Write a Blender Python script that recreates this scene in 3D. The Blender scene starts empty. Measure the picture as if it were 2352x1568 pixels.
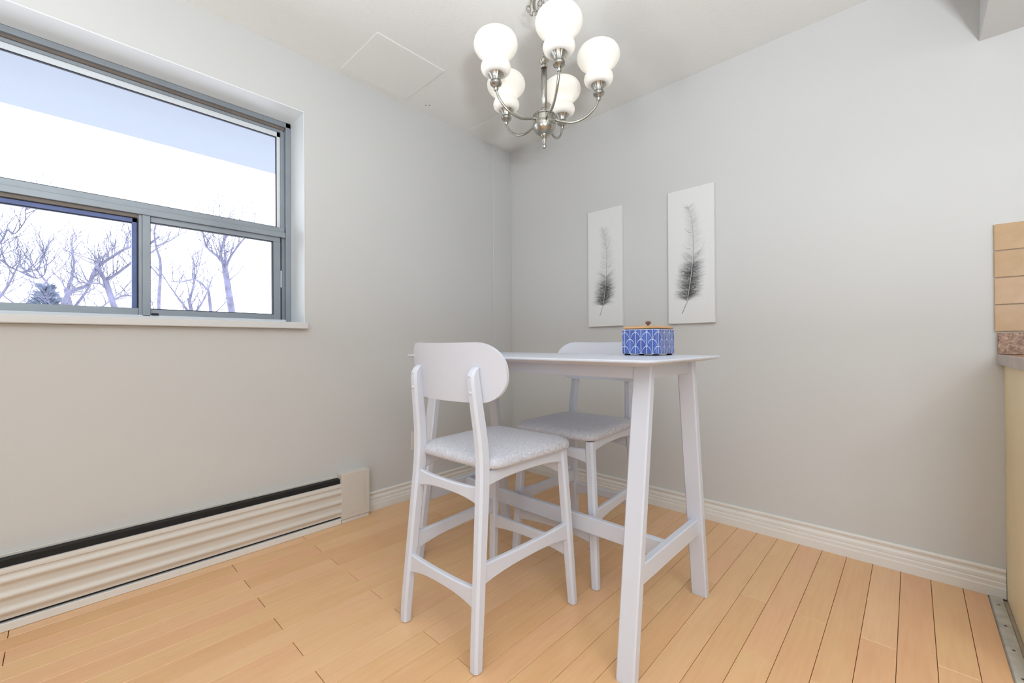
import bpy, math, random
import numpy as np
from mathutils import Vector, Matrix

random.seed(7)
rng = np.random.default_rng(7)
PI = math.pi
S = bpy.context.scene
COL = S.collection

# ------------------------------------------------------------------ camera
FPX, YAW, PITCH, ROLL = 976.2, 0.754884, 0.0043673, -0.0053729
CAM = Vector((2.27300, -2.40711, 0.95647))
cd = bpy.data.cameras.new('camera')
cam = bpy.data.objects.new('camera', cd)
COL.objects.link(cam)
cd.sensor_fit = 'HORIZONTAL'
cd.sensor_width = 36.0
cd.lens = 36.0 * FPX / 2352.0
cd.clip_start = 0.02
cd.clip_end = 300
fw = Vector((-math.sin(YAW) * math.cos(PITCH), math.cos(YAW) * math.cos(PITCH), math.sin(PITCH)))
r0 = Vector((math.cos(YAW), math.sin(YAW), 0))
u0 = r0.cross(fw)
rr = r0 * math.cos(ROLL) + u0 * math.sin(ROLL)
uu = -r0 * math.sin(ROLL) + u0 * math.cos(ROLL)
M = Matrix((rr, uu, -fw)).transposed().to_4x4()
M.translation = CAM
cam.matrix_world = M
S.camera = cam

# ------------------------------------------------------------------ world, lights, exposure
W = bpy.data.worlds.new('overcast_sky')
S.world = W
W.use_nodes = True
bg = W.node_tree.nodes['Background']
bg.inputs['Color'].default_value = (0.88, 0.93, 1.0, 1)
bg.inputs['Strength'].default_value = 2.8
S.view_settings.view_transform = 'Standard'
S.view_settings.look = 'None'
S.view_settings.exposure = 0.55
S.view_settings.gamma = 1.0
S.view_settings.use_curve_mapping = False
S.cycles.use_denoising = True
S.cycles.max_bounces = 6
S.cycles.diffuse_bounces = 4
S.cycles.glossy_bounces = 3
S.cycles.transmission_bounces = 4
S.cycles.use_adaptive_sampling = True
S.cycles.adaptive_threshold = 0.03
S.cycles.adaptive_min_samples = 16
S.cycles.transparent_max_bounces = 8
S.cycles.caustics_reflective = False
S.cycles.caustics_refractive = False
S.cycles.sample_clamp_indirect = 6.0


def portal(name, loc, rot, sx, sy):
    l = bpy.data.lights.new(name, 'AREA')
    l.shape = 'RECTANGLE'
    l.size = sx
    l.size_y = sy
    l.cycles.is_portal = True
    o = bpy.data.objects.new(name, l)
    COL.objects.link(o)
    o.location = loc
    o.rotation_euler = rot


# portal('window_portal', (-0.26, -2.17, 1.6), (0, -PI / 2, 0), 1.1, 1.3)
# portal('patio_portal', (2.6, -4.95, 1.1), (PI / 2, 0, 0), 2.9, 2.1)


def lamp_area(name, loc, size, power, col=(0.92, 0.97, 1.0)):
    l = bpy.data.lights.new(name, 'AREA')
    l.shape = 'DISK'
    l.size = size
    l.energy = power
    l.color = col
    o = bpy.data.objects.new(name, l)
    COL.objects.link(o)
    o.location = loc
    return o


FILL_CEILING = [(3.2, -4.0, 4.0), (3.8, -2.4, 6.0)]  # unseen ceiling lamps, added to fill the room with light
FILL_UPLIGHTS = [(3.0, -2.75, 72.0), (1.45, -3.2, 13.0)]  # added uplights out of view, bounce soft fill off the ceiling
TZ = 0.95
for lx, ly, lp in FILL_CEILING:
    lamp_area('ceiling_fill_light', (lx, ly, 2.33), 0.34, lp)
for lx, ly, lp in FILL_UPLIGHTS:
    lamp_area('uplight', (lx, ly, TZ), 0.26, lp, (0.87, 0.945, 1.0)).rotation_euler = (PI, 0, 0)


# ------------------------------------------------------------------ materials
def srgb(r, g, b):
    f = lambda c: ((c / 255 + 0.055) / 1.055) ** 2.4 if c > 10 else c / 255 / 12.92
    return (f(r), f(g), f(b), 1)


class Mat:
    def __init__(s, name, col=(0.8, 0.8, 0.8, 1), rough=0.5, metal=0.0, spec=0.5, coat=0.0):
        s.m = bpy.data.materials.new(name)
        s.m.use_nodes = True
        s.nt = s.m.node_tree
        s.b = s.nt.nodes['Principled BSDF']
        s.b.inputs['Base Color'].default_value = col
        s.b.inputs['Roughness'].default_value = rough
        s.b.inputs['Metallic'].default_value = metal
        s.b.inputs['Specular IOR Level'].default_value = spec
        s.b.inputs['Coat Weight'].default_value = coat
        s.coord = None

    def n(s, t):
        return s.nt.nodes.new(t)

    def l(s, a, b):
        s.nt.links.new(a, b)

    def vec(s, scale=(1, 1, 1), kind='Object'):
        tc = s.n('ShaderNodeTexCoord')
        mp = s.n('ShaderNodeMapping')
        mp.inputs['Scale'].default_value = scale
        s.l(tc.outputs[kind], mp.inputs['Vector'])
        return mp.outputs['Vector']

    def noise(s, vec, scale, detail=3, rough=0.5):
        t = s.n('ShaderNodeTexNoise')
        t.inputs['Scale'].default_value = scale
        t.inputs['Detail'].default_value = detail
        t.inputs['Roughness'].default_value = rough
        s.l(vec, t.inputs['Vector'])
        return t.outputs['Fac']

    def ramp(s, fac, stops):
        r = s.n('ShaderNodeValToRGB')
        e = r.color_ramp.elements
        while len(e) < len(stops):
            e.new(0.5)
        for el, (p, c) in zip(e, stops):
            el.position = p
            el.color = c
        s.l(fac, r.inputs['Fac'])
        return r.outputs['Color']

    def mix(s, fac, a, b, mode='MIX'):
        m = s.n('ShaderNodeMix')
        m.data_type = 'RGBA'
        m.blend_type = mode
        if isinstance(fac, float):
            m.inputs[0].default_value = fac
        else:
            s.l(fac, m.inputs[0])
        for i, v in ((6, a), (7, b)):
            if isinstance(v, tuple):
                m.inputs[i].default_value = v
            else:
                s.l(v, m.inputs[i])
        return m.outputs[2]

    def color(s, out):
        s.l(out, s.b.inputs['Base Color'])

    def bump(s, h, strength=0.2, dist=0.002):
        b = s.n('ShaderNodeBump')
        b.inputs['Strength'].default_value = strength
        b.inputs['Distance'].default_value = dist
        s.l(h, b.inputs['Height'])
        s.l(b.outputs['Normal'], s.b.inputs['Normal'])
        return s


def painted(name, c, rough=0.5, var=0.03, scale=3.0, bump=0.05, bscale=180, **k):
    m = Mat(name, c, rough, **k)
    v = m.vec()
    lo = tuple(x * (1 - var) for x in c[:3]) + (1,)
    hi = tuple(min(1, x * (1 + var)) for x in c[:3]) + (1,)
    m.color(m.ramp(m.noise(v, scale, 1), [(0.3, lo), (0.7, hi)]))
    if bump >= 0.1:
        m.bump(m.noise(v, bscale, 1), bump, 0.001)
    return m.m


M_WALL = painted('wall_paint', srgb(210, 210, 209), 0.6, 0.012, 1.6, 0.0)
M_CEIL = Mat('ceiling_stipple', srgb(232, 232, 230), 0.85)
_v = M_CEIL.vec()
M_CEIL.bump(M_CEIL.noise(_v, 110, 2, 0.65), 0.35, 0.004)
M_CEIL = M_CEIL.m
M_PANELW = painted('ceiling_board_paint', srgb(232, 232, 230), 0.6, 0.01)
M_TRIM = painted('trim_paint', srgb(232, 230, 226), 0.4, 0.02, 6)
M_SILL = painted('sill_paint', srgb(220, 220, 220), 0.45, 0.02, 6)
M_REVEAL = painted('reveal_paint', srgb(236, 240, 242), 0.4, 0.015, 5)
M_WHITE = painted('white_lacquer', srgb(212, 215, 226), 0.33, 0.008, 4, 0.02)
M_HEAT = painted('heater_enamel', srgb(216, 210, 202), 0.38, 0.02, 5, 0.02)
M_BLACK = painted('heater_dark_core', srgb(22, 20, 20), 0.7, 0.2, 20, 0)
M_ALU = painted('window_aluminium', srgb(150, 158, 166), 0.38, 0.05, 9, 0.03, 200, metal=0.25)
M_ALUL = painted('window_bead_pale', srgb(222, 228, 234), 0.4, 0.02, 9, 0.0)
M_BLUESASH = painted('outer_sash_blue', srgb(92, 108, 158), 0.45, 0.08, 12, 0.03)
M_GASK = painted('black_gasket', srgb(34, 34, 46), 0.6, 0.1, 30, 0)
M_BRONZE = painted('bronze_lining', srgb(118, 108, 100), 0.5, 0.1, 12, 0.03)
M_PLASTIC = painted('ivory_plastic', srgb(232, 230, 220), 0.35, 0.01, 8, 0.0)
M_DARK = painted('dark_slot', srgb(30, 28, 26), 0.6, 0.1, 10, 0)
M_NICKEL = Mat('brushed_nickel', srgb(168, 166, 158), 0.24, 1.0)
_v = M_NICKEL.vec((30, 30, 3))
M_NICKEL.color(M_NICKEL.ramp(M_NICKEL.noise(_v, 14, 3), [(0.3, srgb(150, 148, 140)), (0.7, srgb(190, 188, 180))]))
M_NICKEL = M_NICKEL.m
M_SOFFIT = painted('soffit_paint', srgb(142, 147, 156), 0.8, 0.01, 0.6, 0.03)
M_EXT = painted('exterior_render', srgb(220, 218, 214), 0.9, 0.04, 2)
M_GROUND = painted('bounce_ground', srgb(236, 236, 240), 0.95, 0.06, 0.5, 0.0)  # unseen ground, made white to bounce more daylight up to the window
M_BARK = painted('pale_bark', srgb(112, 110, 132), 0.9, 0.25, 5, 0.3, 40)
M_BARK2 = painted('grey_bark', srgb(92, 92, 116), 0.9, 0.25, 5, 0.3, 40)
M_NEEDLE = painted('evergreen_needles', srgb(96, 106, 126), 0.9, 0.3, 6, 0.4, 18)
M_SUB = painted('subfloor', srgb(74, 46, 24), 0.9, 0.1, 8)
M_CAB = painted('cream_cabinet', srgb(250, 231, 190), 0.45, 0.03, 4, 0.02)
M_NOSE = painted('counter_nosing', srgb(186, 172, 164), 0.4, 0.08, 24, 0.04)
M_GROUT = painted('grout', srgb(226, 222, 210), 0.8, 0.03, 30, 0.1)
M_STRIP = painted('threshold_metal', srgb(192, 188, 178), 0.5, 0.14, 22, 0.1, 90)
M_VINYL = painted('kitchen_vinyl', srgb(190, 170, 146), 0.5, 0.12, 14, 0.05)
M_RUST = painted('screw_head', srgb(70, 54, 46), 0.5, 0.2, 60, 0)
M_KNOB = painted('dark_wood_knob', srgb(118, 82, 70), 0.4, 0.15, 40, 0.05)


def tile_mat():
    m = Mat('ceramic_tile', srgb(214, 178, 128), 0.25)
    oi = m.n('ShaderNodeObjectInfo')
    v = m.vec()
    a = m.ramp(m.noise(v, 24, 4), [(0.3, srgb(180, 146, 98)), (0.7, srgb(200, 164, 126))])
    b = m.ramp(oi.outputs['Random'], [(0.0, srgb(180, 148, 104)), (1.0, srgb(202, 164, 130))])
    m.color(m.mix(0.5, a, b))
    return m.m


def granite_mat():
    m = Mat('speckled_laminate', srgb(150, 116, 96), 0.3)
    v = m.vec()
    vo = m.n('ShaderNodeTexVoronoi')
    vo.inputs['Scale'].default_value = 130
    m.l(v, vo.inputs['Vector'])
    a = m.ramp(m.noise(v, 90, 6, 0.7), [(0.36, srgb(70, 50, 42)), (0.5, srgb(150, 116, 96)), (0.64, srgb(206, 174, 146))])
    b = m.ramp(vo.outputs['Distance'], [(0.1, srgb(110, 76, 60)), (0.6, srgb(190, 156, 132))])
    m.color(m.mix(0.4, a, b))
    return m.m


def plank_mat():
    m = Mat('maple_plank', srgb(214, 164, 108), 0.3, coat=0.25)
    m.b.inputs['Coat Roughness'].default_value = 0.22
    oi = m.n('ShaderNodeObjectInfo')
    tc = m.n('ShaderNodeTexCoord')
    sc = m.n('ShaderNodeVectorMath')
    sc.operation = 'SCALE'
    m.l(oi.outputs['Location'], sc.inputs[0])
    sc.inputs['Scale'].default_value = 7.31
    ad = m.n('ShaderNodeVectorMath')
    m.l(tc.outputs['Object'], ad.inputs[0])
    m.l(sc.outputs[0], ad.inputs[1])
    mp = m.n('ShaderNodeMapping')
    mp.inputs['Scale'].default_value = (16, 1.1, 1)
    m.l(ad.outputs[0], mp.inputs['Vector'])
    grain = m.noise(mp.outputs['Vector'], 5, 4, 0.6)
    mp2 = m.n('ShaderNodeMapping')
    mp2.inputs['Scale'].default_value = (5, 1.6, 1)
    m.l(ad.outputs[0], mp2.inputs['Vector'])
    cloud = m.noise(mp2.outputs['Vector'], 2.2, 1)
    base = m.ramp(oi.outputs['Random'], [(0.0, srgb(226, 174, 124)), (0.35, srgb(236, 190, 138)),
                                         (0.7, srgb(240, 192, 148)), (1.0, srgb(232, 176, 132))])
    c1 = m.mix(0.20, base, m.ramp(grain, [(0.3, srgb(196, 140, 90)), (0.7, srgb(244, 204, 154))]))
    c2 = m.mix(0.22, c1, m.ramp(cloud, [(0.3, srgb(230, 168, 122)), (0.7, srgb(238, 198, 142))]))
    m.color(c2)
    return m.m


def fabric_mat():
    m = Mat('grey_heather_fabric', srgb(168, 168, 176), 0.92)
    v = m.vec()
    a = m.noise(v, 420, 3, 0.7)
    b = m.noise(m.vec((6, 1.2, 1)), 70, 4, 0.6)
    c = m.ramp(a, [(0.34, srgb(144, 144, 152)), (0.66, srgb(240, 239, 248))])
    d = m.ramp(b, [(0.35, srgb(176, 175, 184)), (0.65, srgb(232, 231, 240))])
    m.color(m.mix(0.5, c, d))
    m.b.inputs['Sheen Weight'].default_value = 0.3
    m.bump(a, 0.5, 0.002)
    return m.m


def wood_lid_mat():
    m = Mat('bamboo_lid', srgb(206, 160, 112), 0.45)
    v = m.vec((2, 30, 30))
    m.color(m.ramp(m.noise(v, 6, 4), [(0.3, srgb(190, 138, 92)), (0.7, srgb(220, 178, 128))]))
    return m.m


def attr_mat(name, rough, coat=0.0):
    m = Mat(name, (1, 1, 1, 1), rough, coat=coat)
    a = m.n('ShaderNodeAttribute')
    a.attribute_name = 'Col'
    v = m.vec()
    f = m.ramp(m.noise(v, 300, 2), [(0.3, (0.96, 0.96, 0.96, 1)), (0.7, (1, 1, 1, 1))])
    m.color(m.mix(1.0, a.outputs['Color'], f, 'MULTIPLY'))
    return m.m


def glass_mat():
    m = bpy.data.materials.new('window_glass')
    m.use_nodes = True
    nt = m.node_tree
    for n in list(nt.nodes):
        nt.nodes.remove(n)
    out = nt.nodes.new('ShaderNodeOutputMaterial')
    tr = nt.nodes.new('ShaderNodeBsdfTransparent')
    tr.inputs['Color'].default_value = (0.965, 0.975, 0.985, 1)
    gl = nt.nodes.new('ShaderNodeBsdfGlossy')
    gl.inputs['Roughness'].default_value = 0.03
    fr = nt.nodes.new('ShaderNodeFresnel')
    fr.inputs['IOR'].default_value = 1.3
    mx = nt.nodes.new('ShaderNodeMixShader')
    nt.links.new(fr.outputs[0], mx.inputs[0])
    nt.links.new(tr.outputs[0], mx.inputs[1])
    nt.links.new(gl.outputs[0], mx.inputs[2])
    nt.links.new(mx.outputs[0], out.inputs['Surface'])
    return m


def shade_mat():
    m = bpy.data.materials.new('opal_glass')
    m.use_nodes = True
    nt = m.node_tree
    for n in list(nt.nodes):
        nt.nodes.remove(n)
    out = nt.nodes.new('ShaderNodeOutputMaterial')
    df = nt.nodes.new('ShaderNodeBsdfDiffuse')
    df.inputs['Color'].default_value = (0.86, 0.85, 0.82, 1)
    tl = nt.nodes.new('ShaderNodeBsdfTranslucent')
    tl.inputs['Color'].default_value = (0.95, 0.945, 0.92, 1)
    gl = nt.nodes.new('ShaderNodeBsdfGlossy')
    gl.inputs['Roughness'].default_value = 0.18
    no = nt.nodes.new('ShaderNodeTexNoise')
    no.inputs['Scale'].default_value = 22
    cr = nt.nodes.new('ShaderNodeMapRange')
    cr.inputs['To Min'].default_value = 0.20
    cr.inputs['To Max'].default_value = 0.30
    nt.links.new(no.outputs['Fac'], cr.inputs['Value'])
    m1 = nt.nodes.new('ShaderNodeMixShader')
    nt.links.new(cr.outputs[0], m1.inputs[0])
    nt.links.new(df.outputs[0], m1.inputs[1])
    nt.links.new(tl.outputs[0], m1.inputs[2])
    m2 = nt.nodes.new('ShaderNodeMixShader')
    m2.inputs[0].default_value = 0.05
    nt.links.new(m1.outputs[0], m2.inputs[1])
    nt.links.new(gl.outputs[0], m2.inputs[2])
    nt.links.new(m2.outputs[0], out.inputs['Surface'])
    return m


def glow_mat(name, col, strength):
    m = Mat(name, col, 0.4)
    m.b.inputs['Emission Color'].default_value = col
    m.b.inputs['Emission Strength'].default_value = strength
    m.color(m.ramp(m.noise(m.vec(), 20, 2), [(0.3, col), (0.7, col)]))
    return m.m


M_TILE = tile_mat()
M_GRAN = granite_mat()
M_PLANK = plank_mat()
M_FAB = fabric_mat()
M_LID = wood_lid_mat()
M_CANVAS = painted('canvas_primer', srgb(230, 230, 230), 0.75, 0.01, 8, 0.15, 700)
M_PRINT = attr_mat('ink_on_canvas', 0.75)
M_GLAZE = attr_mat('glazed_ceramic', 0.16, 0.5)
M_GLASS = glass_mat()
M_OPAL = shade_mat()
M_BULB = glow_mat('frosted_bulb', (1.0, 0.92, 0.8, 1), 2.0)
M_DOME = glow_mat('ceiling_fill_dome', (1.0, 0.95, 0.88, 1), 2.5)  # glow for the added ceiling fill lamps


# ------------------------------------------------------------------ mesh helpers
class MB:
    def __init__(s):
        s.v, s.f, s.sm = [], [], []

    def add(s, vs, fs, smooth=False):
        o = len(s.v)
        s.v += [tuple(p) for p in vs]
        s.f += [tuple(i + o for i in f) for f in fs]
        s.sm += [smooth] * len(fs)
        return s

    def box(s, x0, x1, y0, y1, z0, z1, b=0.0):
        if b <= 0:
            vs = [(x0, y0, z0), (x1, y0, z0), (x1, y1, z0), (x0, y1, z0), (x0, y0, z1), (x1, y0, z1), (x1, y1, z1), (x0, y1, z1)]
            return s.add(vs, [(0, 3, 2, 1), (4, 5, 6, 7), (0, 1, 5, 4), (1, 2, 6, 5), (2, 3, 7, 6), (3, 0, 4, 7)])
        # chamfered box: convex hull of 24 points
        vs, fs = [], []
        X, Y, Z = (x0, x1), (y0, y1), (z0, z1)
        idx = {}
        for i in (0, 1):
            for j in (0, 1):
                for k in (0, 1):
                    sx, sy, sz = (1 - 2 * i) * b, (1 - 2 * j) * b, (1 - 2 * k) * b
                    for a, p in enumerate(((X[i], Y[j] + sy, Z[k] + sz), (X[i] + sx, Y[j], Z[k] + sz), (X[i] + sx, Y[j] + sy, Z[k]))):
                        idx[i, j, k, a] = len(vs)
                        vs.append(p)
        g = lambda i, j, k, a: idx[i, j, k, a]
        for i in (0, 1):
            q = [g(i, 0, 0, 0), g(i, 1, 0, 0), g(i, 1, 1, 0), g(i, 0, 1, 0)]
            fs.append(tuple(q if i else q[::-1]))
            q = [g(0, i, 0, 1), g(1, i, 0, 1), g(1, i, 1, 1), g(0, i, 1, 1)]
            fs.append(tuple(q[::-1] if i else q))
            q = [g(0, 0, i, 2), g(1, 0, i, 2), g(1, 1, i, 2), g(0, 1, i, 2)]
            fs.append(tuple(q if i else q[::-1]))
        for i in (0, 1):
            for j in (0, 1):
                for (A, B, f3) in ((lambda k: (i, j, k, 0), lambda k: (i, j, k, 1), 0), (lambda k: (i, k, j, 0), lambda k: (i, k, j, 2), 1), (lambda k: (k, i, j, 1), lambda k: (k, i, j, 2), 2)):
                    fs.append((idx[A(0)], idx[A(1)], idx[B(1)], idx[B(0)]))
        for i in (0, 1):
            for j in (0, 1):
                for k in (0, 1):
                    fs.append((g(i, j, k, 0), g(i, j, k, 1), g(i, j, k, 2)))
        return s.add(vs, fs)

    def rings(s, rs, cap=True, smooth=True, close=False):
        n = len(rs[0])
        vs = [p for r in rs for p in r]
        fs = []
        m = len(rs)
        for a in range(m if close else m - 1):
            b = (a + 1) % m
            for i in range(n):
                j = (i + 1) % n
                fs.append((a * n + i, a * n + j, b * n + j, b * n + i))
        s.add(vs, fs, smooth)
        if cap and not close:
            o = len(s.v) - len(vs)
            s.f += [tuple(o + i for i in range(n))[::-1], tuple(o + (m - 1) * n + i for i in range(n))]
            s.sm += [False, False]
        return s

    def tube(s, pts, rad, seg=8, cap=True):
        pts = [Vector(p) for p in pts]
        n = len(pts)
        if not hasattr(rad, '__len__'):
            rad = [rad] * n
        t0 = (pts[1] - pts[0]).normalized()
        ref = Vector((0, 0, 1)) if abs(t0.z) < 0.9 else Vector((1, 0, 0))
        a = t0.cross(ref).normalized()
        rs = []
        for i in range(n):
            t = (pts[min(i + 1, n - 1)] - pts[max(i - 1, 0)]).normalized()
            a = (a - t * a.dot(t)).normalized()
            b = t.cross(a)
            rs.append([pts[i] + (a * math.cos(2 * PI * k / seg) + b * math.sin(2 * PI * k / seg)) * rad[i] for k in range(seg)])
        return s.rings(rs, cap)

    def lathe(s, prof, c=(0, 0, 0), seg=28, cap=False, flute=0.0, nfl=0, wall=0.0):
        rs = []
        if wall:
            prof = list(prof) + [(max(r - wall, 1e-4), z) for r, z in reversed(prof)]
        for r, z in prof:
            rs.append([(c[0] + r * (1 + flute * math.cos(nfl * 2 * PI * k / seg)) * math.cos(2 * PI * k / seg),
                        c[1] + r * (1 + flute * math.cos(nfl * 2 * PI * k / seg)) * math.sin(2 * PI * k / seg), c[2] + z) for k in range(seg)])
        return s.rings(rs, cap, True, close=bool(wall))

    def sweep(s, secs, smooth=True):
        """loft through rectangular-ish sections given as lists of 3D points"""
        return s.rings(secs, True, smooth)

    def prism(s, poly, axis, a, b):
        """poly: list of 2D; extruded along axis from a to b; 2D axes are the remaining two in order"""
        def P(q, t):
            r = list(q)
            r.insert(axis, t)
            return tuple(r)
        n = len(poly)
        vs = [P(q, a) for q in poly] + [P(q, b) for q in poly]
        fs = [(i, (i + 1) % n, n + (i + 1) % n, n + i) for i in range(n)] + [tuple(range(n))[::-1], tuple(range(n, 2 * n))]
        return s.add(vs, fs)

    def build(s, name, mat, parent=None, origin=(0, 0, 0), auto=None):
        me = bpy.data.meshes.new(name)
        ox, oy, oz = origin
        me.from_pydata([(x - ox, y - oy, z - oz) for x, y, z in s.v], [], s.f)
        me.polygons.foreach_set('use_smooth', s.sm)
        me.update()
        import bmesh
        bm = bmesh.new()
        bm.from_mesh(me)
        bmesh.ops.recalc_face_normals(bm, faces=bm.faces)
        if auto:
            for e in bm.edges:
                if len(e.link_faces) == 2 and e.calc_face_angle(0) > auto:
                    e.smooth = False
        bm.to_mesh(me)
        bm.free()
        me.materials.append(mat)
        o = bpy.data.objects.new(name, me)
        COL.objects.link(o)
        if parent is not None:
            o.parent = parent
        else:
            o.location = origin
        return o


def tag(o, label=None, cat=None, group=None, kind=None):
    if label:
        o['label'] = label
    if cat:
        o['category'] = cat
    if group:
        o['group'] = group
    if kind:
        o['kind'] = kind
    return o


def thing(name, loc, label, cat, group=None, kind=None):
    o = bpy.data.objects.new(name, None)
    o.empty_display_size = 0.1
    COL.objects.link(o)
    o.location = loc
    return tag(o, label, cat, group, kind)


def struct(name, mb, mat, label=None):
    return tag(mb.build(name, mat), label, None, None, 'structure')


def copy_tree(o, parent=None):
    c = o.copy()
    COL.objects.link(c)
    c.parent = parent
    for ch in list(o.children):
        copy_tree(ch, c)
    return c


# ------------------------------------------------------------------ the room
H = 2.44
XR, YF = 5.0, -4.8
WY0, WY1, WZ0, WZ1 = -2.80, -1.543, 1.035, 2.157   # window opening in the left wall

mb = MB()
mb.box(-0.24, 0, YF, 0.14, -0.1, WZ0)
mb.box(-0.24, 0, YF, 0.14, WZ1, H + 0.1)
mb.box(-0.24, 0, YF, WY0, WZ0, WZ1)
mb.box(-0.24, 0, WY1, 0.14, WZ0, WZ1)
struct('wall_left', mb, M_WALL, 'pale grey painted wall with the window')
struct('wall_back', MB().box(0, XR, 0, 0.14, -0.1, H + 0.1), M_WALL, 'pale grey painted wall with two canvases')
struct('wall_right', MB().box(XR, XR + 0.14, YF, 0.14, -0.1, H + 0.1), M_WALL, 'pale grey kitchen side wall')
PX0, PX1, PZ1 = 3.0, 4.6, 2.10
mb = MB()
mb.box(-0.24, PX0, YF - 0.2, YF, -0.1, H + 0.1)
mb.box(PX1, XR + 0.14, YF - 0.2, YF, -0.1, H + 0.1)
mb.box(PX0, PX1, YF - 0.2, YF, PZ1, H + 0.1)
mb.box(PX0, PX1, YF - 0.2, YF, -0.1, 0.02)
struct('wall_front', mb, M_WALL, 'unseen wall with the added patio door opening')
struct('ceiling', MB().box(-0.24, XR + 0.14, YF - 0.2, 0.14, H, H + 0.12), M_CEIL, 'white stippled ceiling')

# narrow boxed strip in the corner
struct('trim_1', MB().box(0, 0.007, -0.195, 0, 0, H, 0.0015), M_WALL, 'flat boxed strip in the corner')
# bulkhead over the kitchen
struct('wall_bulkhead', MB().box(2.468, XR, -1.5, 0, 2.10, H, 0.001), M_WALL, 'dropped bulkhead over the kitchen')

# floor with separate planks
FX1 = 2.475
floor = struct('floor', MB().box(0, FX1, YF, 0, -0.1, -0.0115), M_SUB, 'maple plank floor')
PW, PL, GAP = 0.0886, 0.947, 0.0013


def plank_mesh(w, l):
    b, t = 0.0009, 0.0011
    hw, hl = w / 2, l / 2
    vs = [(-hw, -hl, -0.011), (hw, -hl, -0.011), (hw, hl, -0.011), (-hw, hl, -0.011),
          (-hw, -hl, -t), (hw, -hl, -t), (hw, hl, -t), (-hw, hl, -t),
          (-hw + b, -hl + b, 0), (hw - b, -hl + b, 0), (hw - b, hl - b, 0), (-hw + b, hl - b, 0)]
    fs = [(0, 3, 2, 1), (8, 9, 10, 11)]
    for a in (0, 4):
        for i in range(4):
            j = (i + 1) % 4
            fs.append((a + i, a + j, a + 4 + j, a + 4 + i))
    me = bpy.data.meshes.new('plank')
    me.from_pydata(vs, [], fs)
    me.materials.append(M_PLANK)
    return me


_pm = {}
for k in range(-1, 28):
    xa = max(0.018 + PW * k, 0.0015)
    xb = min(0.018 + PW * (k + 1), FX1)
    if xb - xa < 0.006:
        continue
    j0 = -0.632 if k % 2 == 0 else -0.948
    ys = [0.0, j0]
    while ys[-1] > YF + 0.05:
        ys.append(max(ys[-1] - PL, YF + 0.001))
    for ya, yb in zip(ys, ys[1:]):
        w, l = round(xb - xa - GAP, 4), round(ya - yb - GAP - 0.0005, 4)
        if l < 0.02:
            continue
        if (w, l) not in _pm:
            _pm[w, l] = plank_mesh(w, l)
        o = bpy.data.objects.new('plank', _pm[w, l])
        COL.objects.link(o)
        o.parent = floor
        o.location = ((xa + xb) / 2, (ya + yb) / 2, random.uniform(-0.0003, 0.0))

struct('floor_kitchen', MB().box(FX1, XR, YF, 0, -0.1, -0.006), M_VINYL, 'beige kitchen vinyl floor')
th = struct('trim_2', MB().prism([(FX1 + 0.001, -0.006), (FX1 + 0.005, 0.0015), (FX1 + 0.014, 0.0028), (FX1 + 0.026, 0.0028), (FX1 + 0.036, 0.0012), (FX1 + 0.04, -0.006)], 1, -4.0, -0.016),
            M_STRIP, 'worn metal threshold strip between floors')
for i in range(14):
    yy = -0.085 - 0.155 * i
    MB().lathe([(0.0001, 0.0032), (0.0035, 0.0032), (0.0042, 0.0024)], (FX1 + 0.02, yy, 0.0006), 10, True).build('screw', M_RUST, th)

# baseboards
BP = [(0, 0), (0.0145, 0), (0.0145, 0.034), (0.0125, 0.040), (0.0125, 0.054), (0.0090, 0.058), (0.0105, 0.063), (0.0105, 0.074),
      (0.0055, 0.081), (0.0055, 0.088), (0.0095, 0.094), (0.0105, 0.101), (0.0075, 0.107), (0, 0.107)]
struct('baseboard_left', MB().prism([(a, b) for a, b in BP], 1, -1.224, -0.0005), M_TRIM, 'moulded white baseboard under the left wall')
mb = MB()
n = len(BP)
vs = [(0.0005, -a, b) for a, b in BP] + [(2.5215, -a, b) for a, b in BP]
mb.add(vs, [(i, (i + 1) % n, n + (i + 1) % n, n + i) for i in range(n)] + [tuple(range(n)), tuple(range(n, 2 * n))])
struct('baseboard_back', mb, M_TRIM, 'moulded white baseboard under the canvases')

# ------------------------------------------------------------------ window
win = thing('window_1', (-0.12, -2.17, 1.05), 'grey aluminium window with fixed light over two sliding sashes', None, None, 'structure')
WO = (-0.12, -2.17, 1.05)


def wpart(name, mat, *boxes, b=0.0012, parent=None):
    m = MB()
    for bx in boxes:
        m.box(*bx, b)
    return m.build(name, mat, parent or win, WO)


FXF = -0.178
wpart('jamb_lining', M_REVEAL, (FXF, 0.001, WY1 - 0.006, WY1 - 0.0005, 1.066, WZ1 - 0.006), b=0.001)
wpart('head_lining', M_REVEAL, (FXF, 0.001, WY0, WY1 - 0.0005, WZ1 - 0.006, WZ1 - 0.0005), b=0.001)
sill = wpart('sill', M_SILL, (-0.2, 0.031, WY0 - 0.03, -1.537, 1.036, 1.068), b=0.003)
yJ = WY1 - 0.006
wpart('frame_jamb', M_ALU, (-0.225, FXF, -1.574, yJ, 1.07, WZ1 - 0.006), (-0.225, -0.196, -1.5935, -1.574, 1.07, 2.10))
wpart('frame_head', M_ALU, (-0.225, FXF, WY0, yJ, 2.126, WZ1 - 0.006), (-0.225, -0.196, WY0, -1.593, 2.098, 2.112))
wpart('head_lining_strip', M_BRONZE, (-0.225, -0.188, WY0, -1.576, 2.112, 2.126))
wpart('glazing_bead', M_ALUL, (-0.222, -0.203, WY0, -1.5935, 2.072, 2.098), (-0.222, -0.203, -1.611, -1.5935, 1.586, 2.098))
wpart('gasket', M_GASK, (-0.216, -0.2035, WY0, -1.611, 2.0685, 2.0725, ), (-0.216, -0.2035, -1.6145, -1.611, 1.586, 2.07), (-0.216, -0.198, WY0, -1.611, 1.583, 1.588), b=0.0005)
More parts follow.
